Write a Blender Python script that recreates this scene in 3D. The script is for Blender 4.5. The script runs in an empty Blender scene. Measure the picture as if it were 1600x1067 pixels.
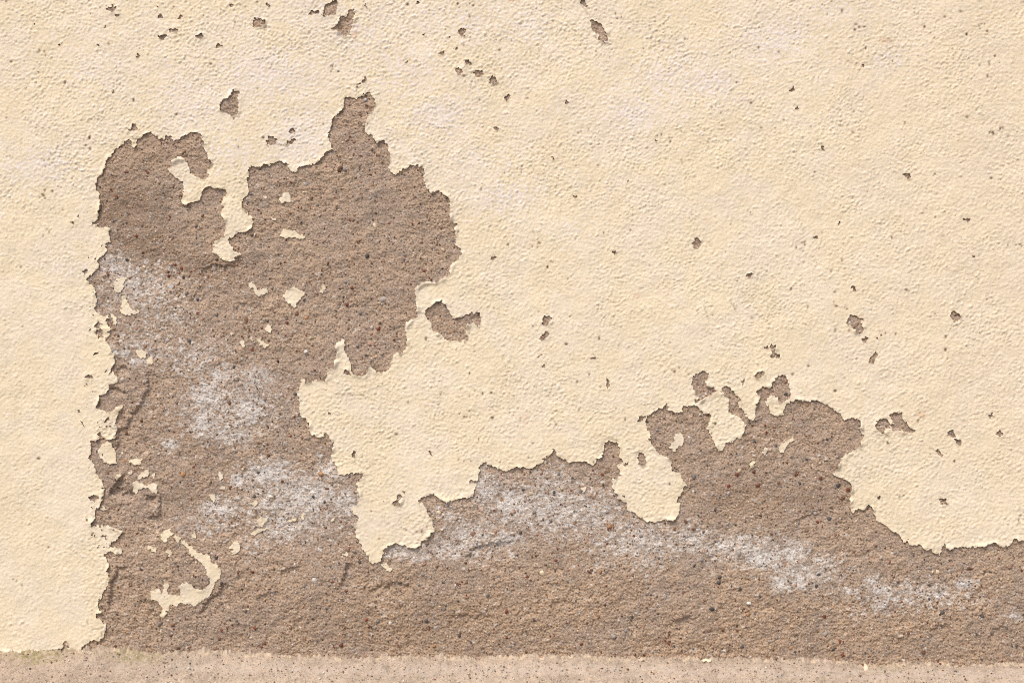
import bpy, math, random
import numpy as np

random.seed(7)
RNG = np.random.default_rng(11)

# ------------------------------------------------------------------ camera, sky, sun, exposure
# wall plan: 1 unit of the tracing below = 1 mm on the wall; wall face at Y = 0, viewer on -Y
GROUND = 0.30                         # the frame's lower edge is 0.30 m above the pavement
def WX(x): return (x - 800.0) / 1000.0
def WZ(y): return (1067.0 - y) / 1000.0 + GROUND

scene = bpy.context.scene
cam_d = bpy.data.cameras.new('camera')
cam = bpy.data.objects.new('camera', cam_d)
scene.collection.objects.link(cam)
DIST = 2.4
cam.location = (0.0, -DIST, WZ(533.5))
cam.rotation_euler = (math.radians(90), 0, 0)
cam_d.sensor_width = 36.0
cam_d.lens = 36.0 * DIST / 1.6
cam_d.clip_start = 0.05
cam_d.clip_end = 500.0
scene.camera = cam

SUN_DIR = np.array([-0.30, -0.50, 0.83]); SUN_DIR /= np.linalg.norm(SUN_DIR)   # towards the sun
world = bpy.data.worlds.new('World'); scene.world = world; world.use_nodes = True
wn = world.node_tree.nodes; wl = world.node_tree.links
bg = wn['Background']
sky = wn.new('ShaderNodeTexSky'); sky.sky_type = 'NISHITA'; sky.sun_disc = False
sky.sun_elevation = math.asin(SUN_DIR[2])
sky.sun_rotation = math.atan2(SUN_DIR[0], SUN_DIR[1])
sky.air_density = 1.0; sky.dust_density = 4.0; sky.ozone_density = 0.6
wl.new(sky.outputs['Color'], bg.inputs['Color'])
bg.inputs['Strength'].default_value = 0.085
sun_d = bpy.data.lights.new('sun', 'SUN')
sun_d.energy = 1.5; sun_d.angle = math.radians(24); sun_d.color = (1.0, 0.94, 0.86)
sun = bpy.data.objects.new('sun', sun_d); scene.collection.objects.link(sun)
import mathutils
sun.rotation_euler = mathutils.Vector(SUN_DIR).to_track_quat('Z', 'Y').to_euler()
vs = scene.view_settings
vs.view_transform = 'Standard'; vs.look = 'None'; vs.gamma = 1.0
vs.exposure = 0.73
scene.cycles.use_denoising = False      # fine diffuse grain: the denoiser would smear the sand
scene.cycles.filter_width = 1.15

# ------------------------------------------------------------------ helpers
def node_mat(name):
    m = bpy.data.materials.new(name); m.use_nodes = True
    nt = m.node_tree; b = nt.nodes['Principled BSDF']
    return m, nt, b

def coords(nt):
    return nt.nodes.new('ShaderNodeTexCoord').outputs['Object']

def noise_node(nt, vec, scale, detail=3.0, rough=0.6):
    n = nt.nodes.new('ShaderNodeTexNoise'); n.inputs['Scale'].default_value = scale
    n.inputs['Detail'].default_value = detail; n.inputs['Roughness'].default_value = rough
    nt.links.new(vec, n.inputs['Vector']); return n.outputs['Fac']

def ramp_val(nt, fac, lo, hi):
    r = nt.nodes.new('ShaderNodeMapRange')
    r.inputs['From Min'].default_value = 0.25; r.inputs['From Max'].default_value = 0.75
    r.inputs['To Min'].default_value = lo; r.inputs['To Max'].default_value = hi
    nt.links.new(fac, r.inputs['Value']); return r.outputs['Result']

def scaled_colour(nt, col, val):
    m = nt.nodes.new('ShaderNodeVectorMath'); m.operation = 'SCALE'
    nt.links.new(col, m.inputs[0]); nt.links.new(val, m.inputs['Scale']); return m.outputs['Vector']

def attr_material(name, grain_scale, lo, hi, bump_scale, bump_dist, rough=0.9, spec=0.25):
    m, nt, b = node_mat(name)
    a = nt.nodes.new('ShaderNodeAttribute'); a.attribute_name = 'Col'
    v = coords(nt)
    c = scaled_colour(nt, a.outputs['Color'], ramp_val(nt, noise_node(nt, v, grain_scale, 2.0, 0.7), lo, hi))
    nt.links.new(c, b.inputs['Base Color'])
    b.inputs['Roughness'].default_value = rough
    b.inputs['Specular IOR Level'].default_value = spec
    bp = nt.nodes.new('ShaderNodeBump'); bp.inputs['Strength'].default_value = 1.0
    bp.inputs['Distance'].default_value = bump_dist
    nt.links.new(noise_node(nt, v, bump_scale, 3.0, 0.6), bp.inputs['Height'])
    nt.links.new(bp.outputs['Normal'], b.inputs['Normal'])
    return m

MAT_PAINT = attr_material('cream_masonry_paint', 500.0, 0.95, 1.05, 420.0, 0.0004)
MAT_RENDER = attr_material('cement_render', 900.0, 0.72, 1.26, 600.0, 0.0009)
MAT_LEDGE = attr_material('ledge_concrete', 800.0, 0.84, 1.15, 600.0, 0.0005)
MAT_GRAIN = attr_material('sand_grain', 900.0, 0.85, 1.15, 500.0, 0.0002, 0.75)
def pebble_material():
    m, nt, b = node_mat('pebble')
    oi = nt.nodes.new('ShaderNodeObjectInfo')
    v = coords(nt)
    c = scaled_colour(nt, oi.outputs['Color'], ramp_val(nt, noise_node(nt, v, 1.6, 4.0, 0.65), 0.6, 1.4))
    nt.links.new(c, b.inputs['Base Color']); b.inputs['Roughness'].default_value = 0.7
    b.inputs['Specular IOR Level'].default_value = 0.3
    bp = nt.nodes.new('ShaderNodeBump'); bp.inputs['Distance'].default_value = 0.0006
    nt.links.new(noise_node(nt, v, 3.0), bp.inputs['Height']); nt.links.new(bp.outputs['Normal'], b.inputs['Normal'])
    return m
MAT_PEBBLE = pebble_material()

def link(o, parent=None):
    scene.collection.objects.link(o)
    if parent is not None: o.parent = parent
    return o

def mesh_from_arrays(name, verts, loops, totals, mat, colours=None, smooth=None):
    me = bpy.data.meshes.new(name)
    verts = np.ascontiguousarray(verts, dtype=np.float32)
    loops = np.ascontiguousarray(loops, dtype=np.int32); totals = np.ascontiguousarray(totals, dtype=np.int32)
    me.vertices.add(len(verts)); me.vertices.foreach_set('co', verts.ravel())
    me.loops.add(len(loops)); me.loops.foreach_set('vertex_index', loops)
    starts = np.zeros(len(totals), dtype=np.int32); starts[1:] = np.cumsum(totals)[:-1]
    me.polygons.add(len(totals)); me.polygons.foreach_set('loop_start', starts)
    if smooth is None: smooth = np.ones(len(totals), dtype=bool)
    me.polygons.foreach_set('use_smooth', smooth)
    if colours is not None:
        at = me.color_attributes.new('Col', 'FLOAT_COLOR', 'POINT')
        c4 = np.ones((len(verts), 4), dtype=np.float32); c4[:, :3] = np.clip(colours, 0.005, 0.95)
        at.data.foreach_set('color', c4.ravel())
    me.update(calc_edges=True); me.validate()
    me.materials.append(mat)
    return me

# ------------------------------------------------------------------ periodic noise fields, 1 mm raster
NW, NH = 2048, 1280
_fx = np.fft.rfftfreq(NW)[None, :]; _fy = np.fft.fftfreq(NH)[:, None]
def field(lo, hi, slope=0.0, stretch=1.0, angle=0.0):
    """band-passed noise, wavelengths lo..hi mm, unit deviation; stretched along angle (degrees, up to the right)"""
    a = math.radians(-angle)
    u = (_fx * math.cos(a) + _fy * math.sin(a)) * stretch
    v = -_fx * math.sin(a) + _fy * math.cos(a)
    f = np.sqrt(u * u + v * v) + 1e-9
    flo, fhi = 1.0 / hi, 1.0 / lo
    band = 1 / (1 + (flo / f) ** 6) / (1 + (f / fhi) ** 6) * (f / flo) ** (-slope)
    spec = np.fft.rfft2(RNG.standard_normal((NH, NW)).astype(np.float32)) * band
    n = np.fft.irfft2(spec, s=(NH, NW)); n -= n.mean(); n /= n.std()
    return n.astype(np.float32)

def sample_wrap(n, x, y):
    x = np.mod(x + 200.0, NW); y = np.mod(y + 100.0, NH)
    x0 = np.floor(x).astype(np.int32); y0 = np.floor(y).astype(np.int32)
    fx = (x - x0).astype(np.float32); fy = (y - y0).astype(np.float32)
    x0 %= NW; y0 %= NH; x1 = (x0 + 1) % NW; y1 = (y0 + 1) % NH
    return (n[y0, x0] * (1 - fx) + n[y0, x1] * fx) * (1 - fy) + (n[y1, x0] * (1 - fx) + n[y1, x1] * fx) * fy

def sstep(a, b, t):
    t = np.clip((t - a) / (b - a), 0, 1); return t * t * (3 - 2 * t)

N_WARPX = field(3, 16, 0.9); N_WARPY = field(3, 16, 0.9)
N_BIG = field(90, 400, 1.0)
N_MID = field(22, 90, 1.0)
N_TERR = field(18, 80, 1.2, 1.6, 10)
N_GRAIN = field(2.2, 6, 0.4)
N_SAND = field(2.0, 3.0)
N_LUMP = field(4, 26, 0.9, 1.25, 12)
N_PORE = field(3.0, 7)
N_PAINT = field(3.2, 12, 0.6, 1.15, 14)
N_PFINE = field(2.6, 6, 0.3, 1.15, 14)
N_TINT = field(30, 300, 1.2)
N_TINT2 = field(8, 40, 1.0)
N_SALT = field(3, 30, 0.9)
N_LIFT = field(14, 60, 0.8)

# ------------------------------------------------------------------ traced outlines (mm on the wall)
MAIN = [(157,320),(156,309),(157,302),(150.6,296),(150,287),(152.5,278),(162,270),(166,259),(166,252),(175,242),(181,234),(188,229),(196,222),(201,220),(204,216.6),(206,222),(206.5,230),(210,231.5),(212.5,225),(214,218),(222,214),(229,209),(238,206),(241,212),(248,216),(257.5,218),(259,212),(265,214),(270,216),(271.6,222),(280,217.5),(289,213),(299,208),(306,207),(314,209),(316,216),(319,222),(318.5,232.5),(323,240),(327,249),(332.5,253),(328,260),(323,267),(326,274),(321,280),(314,280),(308,278),(302.5,273),(297,270),(296,262.5),(293,254),(289,247.5),(284,246),(272.5,247.5),(269,253),(268,260),(261.6,263),(265,269),(273,276),(279,281),(285,285),(287,294),(286,307.5),(283,316),(291,320),(300,316),(306.6,315.6),(313,312),(315,302.5),(319,295),(328,291.6),(335.6,295),(347,295),(355,300.6),(353.5,306),(346,314.7),(349,325),(346,333.5),(350.6,344),(353,355),(350.6,364),(351.5,372),(345,373),(335.6,377.5),(334.7,387),(332,392.5),(341,401),(352.5,408.5),(364,406.6),(370,401),(377,401),(375,396),(366.6,393.5),(362,385),(357,376),(357,371),(365.6,371),(372,363.5),(380.6,363.5),(392,358),(395.6,349),(394.7,337),(387,335),(388,330.6),(380.6,327),(377,315.6),(388,304),(389,295),(386,280),(389,270.6),(388,262),(397.5,260),(407,263),(412.5,256.6),(422,258.5),(428.5,254),(439.7,250),(441.6,254),(448,255.6),(452,262),(454.7,269),(465,269),(466,262),(474,260),(484.7,257.5),(495,256.6),(502.5,248),(508,239),(519,233),(517.5,225),(512,216.6),(514.7,206),(518.5,197),(520,185.6),(529,177),(535,171.6),(538,164),(537,156.6),(542,150),(548.5,153),(558,155),(566,151),(570,146),(575.6,143),(580,148),(585,154),(587,164),(586,171.6),(579,177),(574,185.6),(571,193),(570,203.5),(574,210),(582,212),(585,220),(589.7,224),(596,219),(603,223),(607.5,232.5),(610,245.6),(608.5,257),(608.5,269),(619,274),(628,265),(638.5,263.5),(640,259),(653.5,259),(663,262.5),(663,272),(662,285),(669,296),(673,302),(685,298),(695.6,304.7),(704,311),(704,322.5),(703,337.5),(705,346),(715,349),(709.7,358),(712.5,369),(712.5,382.5),(719,388),(721,395.6),(714,407),(704,413.5),(703,427.5),(695.6,434),(685,439),(678,441.6),(667.5,439),(656,444),(648,450),(650.6,459),(650.6,476),(651.6,487.5),(654,491),(650,497.5),(642,499),(634,505),(634,522),(636,533),(635,544),(629.7,552),(621,551),(613,557.5),(610,569),(608,578),(599.7,581),(596,585),(593,582),(585.6,579),(580,574),(573.5,573.5),(574,582),(570.6,587.5),(561,586),(550,583),(550,576),(547,565),(542.5,554),(538,544),(538,529),(535,527.5),(533,532),(522,535),(524,542.5),(527.5,546),(525,561),(521,572.5),(513.5,582),(509,594),(501,595),(495,592),(486,597),(479,598),(476,589),(470,593),(469,602.5),(465.6,608),(465.6,615.6),(468.5,629),(468,639),(470.6,649.7),(476,652.5),(481,660),(484.7,669),(484.7,677),(495,682),(506,681.6),(508,677),(513,678),(514.7,683),(521,689),(521,701),(517.5,712.5),(525,727.5),(529.7,740.6),(538,742.5),(543,737),(552,740.6),(559.7,738),(570,739),(568,744),(557,755.6),(558,763),(562,770.6),(563,776),(558,787.5),(549,795),(550.6,801.6),(561,806),(560,812),(554,818),(555,827),(556,838),(561,843),(565.6,855),(575,868),(578,876.6),(583.5,880),(594,877),(596.6,870),(599,864),(599,858),(606,853),(614,849),(623,848.5),(631,852),(641,855),(650,856),(655.6,851),(657.5,845),(669,842),(671.6,834),(680,828),(676,821),(676,812),(668,802.5),(666,795),(662,785.6),(654,783),(656.6,778),(667,774),(678,771),(685.6,778),(696,785),(706,782),(719,779),(734,777),(740,770.6),(743,761),(745.6,754),(738,754),(732.5,755.6),(731.6,752),(739,748),(742,752),(747.5,748),(749,739),(747.5,731),(750.6,726),(758,722.5),(769,727),(777,732.5),(788,735),(799,732.5),(807,729),(818,730),(829,731.6),(839,727),(848,723),(850,714.7),(859,711),(864,705),(861,700.6),(866,701.6),(869,708),(874,714.7),(882,717.5),(889,722),(899,721),(912,720),(923,725),(929.7,726),(932.5,719),(940,712),(944.7,703.5),(943,697),(946.6,690),(953,688.5),(964,692),(968,700),(968,714),(974.7,720),(968,724),(965,730.6),(970,742),(964,747.5),(957,748.5),(956,760.6),(962.5,770),(965,779),(972,782),(979,785),(981,798),(990,800),(997.5,805.6),(1005,810),(1010.6,814),(1023.7,815),(1035,811),(1046,811.6),(1051,813.5),(1059,804),(1062,794),(1063,787),(1056.6,784),(1060,777.5),(1065,770),(1068,761.6),(1073.5,757),(1066,749),(1062,738),(1048,734),(1050,725),(1045,714.7),(1033,711),(1023.7,702.5),(1018,693),(1013.5,685.6),(1016,683),(1012.5,670.6),(1008,661),(1008.5,654),(1014,649),(1020.6,644),(1030,638),(1041,631.6),(1044,636),(1044,641),(1052.5,643),(1058,645.6),(1065.6,642),(1065.6,634),(1075,635),(1085,632.5),(1090,634),(1094,640),(1097.5,645.6),(1108,645.6),(1111.6,651),(1108,659.7),(1104,668),(1108,675.6),(1112.5,685),(1117,694),(1122,706),(1130,701),(1134,691.6),(1146,689),(1150,683),(1157.5,686),(1161,675.6),(1165,664),(1159,657),(1154,650),(1144,647.5),(1137,642),(1139,630.6),(1138,623),(1131,617.5),(1125.6,610),(1127.5,605),(1135,602),(1142.5,608),(1150,617.5),(1157.5,624),(1151,628),(1155.6,636),(1163,644.7),(1165,651),(1175,657),(1180,654),(1180,642),(1180,632.5),(1185.6,625),(1187.5,619),(1182,615.6),(1183,607),(1197,604),(1202.5,606),(1206,599),(1212,589),(1225,584.7),(1229,591),(1233.5,599),(1233.5,610),(1235.5,619),(1229,624),(1221,630.6),(1215.6,629),(1215.6,622),(1210,619),(1204,617.5),(1199,623),(1196,628),(1199,634),(1204,643.7),(1209,651),(1215.6,648.5),(1222,649),(1224,642),(1227,633.5),(1233,627),(1239,627),(1245,624),(1262,628),(1269,624),(1281,628),(1290,631),(1297.5,635.6),(1305,642),(1313.5,646),(1318,656),(1329,653.5),(1340,653.5),(1343.5,657),(1343.5,673),(1349,680.6),(1345,690),(1341,699),(1329,705),(1320,710.6),(1313.5,716),(1309,727.5),(1302,742.5),(1312.5,745),(1320,749),(1329,754.7),(1329,769),(1327.5,782),(1328,794),(1331,803),(1334.7,797.5),(1340,794),(1345,797),(1351.6,794.7),(1356,787),(1363,792),(1364.7,801),(1369,812.5),(1382.5,820),(1392,828.5),(1400,832),(1408,839.7),(1411.6,847.7),(1415,843.5),(1423,838),(1417,844.5),(1422,850),(1429,852),(1438,850),(1444,859),(1455.6,856.6),(1455.6,862),(1468,866),(1470.6,859),(1471.6,852),(1475,847),(1477,854),(1482,858.5),(1489,855.6),(1500.6,854),(1512,854.7),(1525,853),(1536,854),(1545.6,849),(1552,846),(1564,854.7),(1577.5,850),(1582,840.6),(1592.5,843.5),(1600,843.5),(1625,850),(1650,846),(1680,849),(1701,846),(1701,1252),(-101,1252),(-101,1020),(0,1018),(60,1017),(100,1011),(110,1016),(126,1017),(129,1010),(139,1002),(148,998),(153,1001),(161,996),(165,987),(166,975),(159,969),(152,964.5),(151,959),(155.6,957),(160,955),(153,949.5),(154,938),(162,925),(169,912),(172.5,902.6),(168,893),(171.5,882),(167,872.6),(163,867),(167.5,861.6),(179,861.6),(182.5,868),(190,863),(192,858),(186,854),(175,854),(174,847.5),(182.5,843),(189,834),(193,827),(180.6,826),(171,821),(156,820),(142,823),(145,815.6),(149,808),(148,797),(156,789),(160,782),(163,769),(164.7,761),(158,748),(153.5,739),(149,729),(144,720),(139,713.5),(143,709),(143,697.5),(142,688),(151.6,687),(156,684),(153.5,676),(156,674),(161,683),(165.6,686),(175,687),(181.6,681),(182.5,669),(180.6,659),(184,650),(188,640.6),(194,633),(184,634),(175,644),(165.6,642.5),(161,639),(149.7,639.7),(153.5,629),(162,618),(172,607),(170,600),(177,598.5),(185,598.5),(182.5,588),(173,579),(179.7,567.5),(180.6,560),(177,550.6),(170,537.5),(164.7,531),(171,524),(170,518),(181.6,509),(182.5,494),(175,490.6),(162,494),(154,490.6),(148,483),(151.6,474),(150.6,462.5),(149,451),(144,445.6),(135.6,438),(137.5,433),(147,427),(155,419),(153.5,408),(156,401.6),(164,397),(168.5,393),(166.6,380),(172,378),(171,365),(173,355.6),(162,355.6),(150.6,355.6),(149,350),(146,352),(143,349),(150.6,345),(153.5,340.6),(155,331),(156,322)]

A = 0.1875; B = 0.2625
CHIPS = [   # (x0, y0, step, outlines)
 (100,120,A,[[(1300,290),(1305,240),(1335,190),(1395,165),(1400,120),(1415,112),(1425,135),(1450,112),(1468,125),(1445,160),(1452,200),(1450,310),(1410,322),(1365,318),(1345,295)],
   [(535,460),(545,435),(570,430),(575,390),(590,415),(608,440),(575,445),(550,450)]]),
 (0,0,B,[[(640,55),(660,45),(690,40),(690,60),(665,72),(650,65)],[(685,92),(715,83),(710,98),(695,100)],[(945,95),(965,90),(965,108),(948,108)],[(1060,112),(1075,95),(1092,98),(1075,115)],[(1005,180),(1035,173),(1062,182),(1055,195),(1030,195)],[(950,215),(992,210),(988,228),(970,240),(958,232)],[(1168,215),(1205,207),(1210,225),(1195,235)],[(1288,285),(1305,265),(1315,280)],[(570,265),(600,268),(592,278)],[(812,345),(822,322),(832,340),(822,350)],[(1505,160),(1515,120),(1545,112),(1583,130),(1570,155),(1535,165)],[(1372,35),(1385,25),(1390,45)],[(925,40),(938,36),(936,48)],[(620,165),(632,158),(628,172)],[(200,145),(212,138),(208,155)],[(350,268),(360,262),(360,278)],[(218,425),(232,418),(226,432)],[(665,545),(680,540),(678,558)]]),
 (380,0,B,[[(55,165),(68,110),(105,112),(135,130),(125,155),(85,165)],[(380,100),(410,60),(425,70),(448,68),(448,82),(410,92)],[(465,95),(485,70),(485,35),(520,20),(550,2),(564,15),(558,60),(555,85),(515,95)],[(528,170),(570,145),(580,95),(615,105),(625,75),(655,58),(662,90),(650,130),(645,160),(635,205),(600,218),(580,190),(545,188)],[(138,40),(150,18),(162,40)],[(720,40),(733,25),(735,48)],[(1028,18),(1050,12),(1045,25)],[(1282,185),(1300,172),(1325,185),(1310,210),(1297,222)],[(1168,318),(1195,308),(1190,328)],[(1248,292),(1278,288),(1265,300)],[(1312,365),(1330,358),(1358,375),(1350,390),(1330,380)],[(1268,420),(1280,402),(1302,435),(1280,447)],[(1372,435),(1385,420),(1420,425),(1432,442),(1395,460)],[(1463,485),(1488,453),(1507,480),(1488,507)],[(1560,580),(1582,566),(1578,592)],[(1490,765),(1505,758),(1518,782)],[(133,850),(150,820),(178,812),(202,840),(165,867)],[(278,780),(302,763),(302,785),(288,792)],[(266,845),(300,830),(310,838),(275,857)],[(706,490),(725,466),(730,480),(715,497)],[(680,500),(692,494),(698,504),(687,510)],[(958,370),(975,364),(978,376),(962,378)],[(1225,225),(1234,215),(1237,230)],[(1062,208),(1080,206),(1072,216)]]),
 (780,0,B,[[(485,15),(495,3),(510,12),(522,42),(500,35)],[(545,125),(560,118),(590,145),(608,140),(614,165),(632,190),(653,245),(620,250),(586,242),(595,215),(570,197),(548,165)],[(33,580),(55,565),(60,582),(40,599)],[(395,610),(403,604),(409,612),(400,618)],[(926,835),(934,828),(941,836),(933,842)],[(312,945),(320,936),(325,948),(317,955)]]),
 (1180,0,B,[[(208,540),(225,516),(232,540),(220,548)],[(393,885),(405,876),(414,898),(403,900)],[(883,1045),(900,1033),(927,1045),(905,1062)],[(238,648),(246,638),(254,648),(246,656)],[(632,390),(645,386),(650,398),(640,401)],[(700,280),(712,272),(708,284)]]),
 (600,400,B,[[(245,330),(290,295),(315,275),(345,272),(370,295),(392,330),(410,375),(450,365),(500,345),(560,338),(575,365),(572,395),(558,432),(545,405),(520,397),(490,410),(485,440),(488,490),(440,500),(395,505),(365,490),(340,460),(290,445),(285,400),(260,365)],[(943,370),(987,360),(990,380),(968,412),(953,405)],[(928,490),(945,470),(967,453),(972,475),(945,494)],[(915,600),(935,583),(940,592),(922,602)],[(1236,605),(1250,592),(1261,608),(1245,612)],[(943,657),(960,640),(958,655)],[(1316,720),(1338,742),(1338,783),(1328,783),(1328,748)],[(1516,977),(1520,956),(1547,956),(1537,977)],[(635,18),(650,6),(668,10),(650,22)]]),
 (1180,400,B,[[(543,400),(555,358),(575,346),(610,362),(647,378),(625,395),(644,425),(642,445),(620,462),(595,445),(575,420)],[(640,495),(655,478),(664,490),(655,517)],[(673,637),(682,600),(705,580),(718,560),(725,595),(700,637)],[(1160,338),(1185,333),(1217,355),(1197,397),(1180,392),(1170,370)],[(573,190),(590,180),(600,207),(585,205)],[(1383,945),(1412,936),(1402,962)],[(1143,1045),(1170,1036),(1192,1069),(1155,1069)],[(1433,1055),(1455,1038),(1467,1060),(1440,1069)],[(53,545),(72,538),(68,557)],[(83,535),(100,523),(117,535),(120,555),(110,578),(152,580),(147,607),(86,607),(100,590),(95,552)],[(0,712),(20,690),(50,686),(40,707),(15,724)],[(713,485),(725,480),(723,494)],[(740,470),(757,466),(748,482)],[(1290,0),(1302,0),(1296,12)]]),
 (1200,600,A,[[(890,345),(905,310),(945,285),(985,290),(1000,320),(1020,350),(985,375),(960,405),(930,400),(900,380)],[(1015,270),(1035,245),(1110,230),(1120,260),(1115,290),(1150,315),(1165,350),(1200,380),(1230,385),(1200,400),(1150,400),(1100,385),(1035,390),(1030,345),(1040,310)],[(1495,400),(1520,385),(1560,420),(1545,440),(1505,425)],[(1558,465),(1602,465),(1602,502),(1580,502)],[(1408,548),(1420,548),(1448,590),(1440,602),(1413,572)],[(1433,963),(1477,963),(1484,997),(1445,1002)],[(910,945),(930,933),(937,952),(920,957)],[(985,490),(998,482),(1006,492),(995,504)],[(1543,640),(1555,632),(1560,648)]]),
 (1000,520,A,[[(433,402),(438,365),(465,355),(490,330),(530,320),(577,345),(555,395),(540,430),(580,460),(610,453),(627,475),(600,507),(550,532),(500,562),(453,590),(465,550),(490,530),(470,510),(445,470)],[(953,355),(985,323),(1027,316),(1027,340),(985,367)],[(846,405),(877,400),(860,420),(855,442)]]),
 (500,720,A,[[(598,355),(640,310),(655,268),(692,290),(660,327),(662,372),(630,372)],[(686,250),(712,248),(705,268)],[(518,335),(528,328),(534,340),(524,345)]]),
 (450,570,A,[[(340,400),(350,386),(362,396),(352,412)],[(535,755),(545,725),(560,730),(555,758)],[(1173,725),(1185,715),(1195,745),(1183,748)]]),
 (430,460,A,[[(575,650),(600,625),(610,645),(625,665),(600,662)]]),
 (900,650,A,[[(518,318),(565,318),(572,360),(587,385),(560,407),(518,402),(528,370)],[(408,402),(432,383),(417,414)],[(523,10),(562,4),(550,32)],[(385,665),(398,655),(404,668),(392,675)]]),
 (780,260,B,[[(1153,465),(1175,430),(1197,455),(1192,487),(1163,487)],[(673,512),(688,503),(699,515),(685,524)],[(1473,650),(1490,633),(1504,645),(1490,662)],[(757,88),(768,80),(774,88),(764,97)],[(443,178),(455,170),(460,184),(450,188)],[(1480,270),(1500,268),(1492,280)]]),
 (1180,260,B,[[(348,413),(358,413),(370,425),(358,437)],[(350,570),(360,566),(358,582)],[(1235,320),(1275,312),(1278,324),(1260,330)],[(492,338),(508,326),(500,346)]]),
 (100,500,A,[[(183,465),(215,453),(238,480),(205,490)],[(343,832),(377,808),(377,832),(350,847)],[(146,848),(162,848),(174,882),(160,876)],[(275,90),(295,62),(322,95),(312,127),(290,152),(278,120)],[(253,45),(290,18),(317,30),(285,57)],[(115,755),(135,748),(135,768),(120,770)]]),
 (100,320,A,[[(358,970),(385,948),(417,978),(417,1012),(380,1017)],[(163,560),(180,538),(192,560),(178,577)],[(60,145),(85,140),(97,155),(78,165)],[(115,100),(130,82),(128,104)]]),
 (100,660,A,[[(222,620),(260,603),(287,625),(260,647),(226,647)],[(308,942),(345,933),(387,935),(350,947),(318,952)],[(180,812),(200,806),(204,824)]]),
 (0,867,A,[[(533,745),(538,725),(552,725),(552,742),(575,765),(535,772),(545,757)]]),
]
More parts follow.
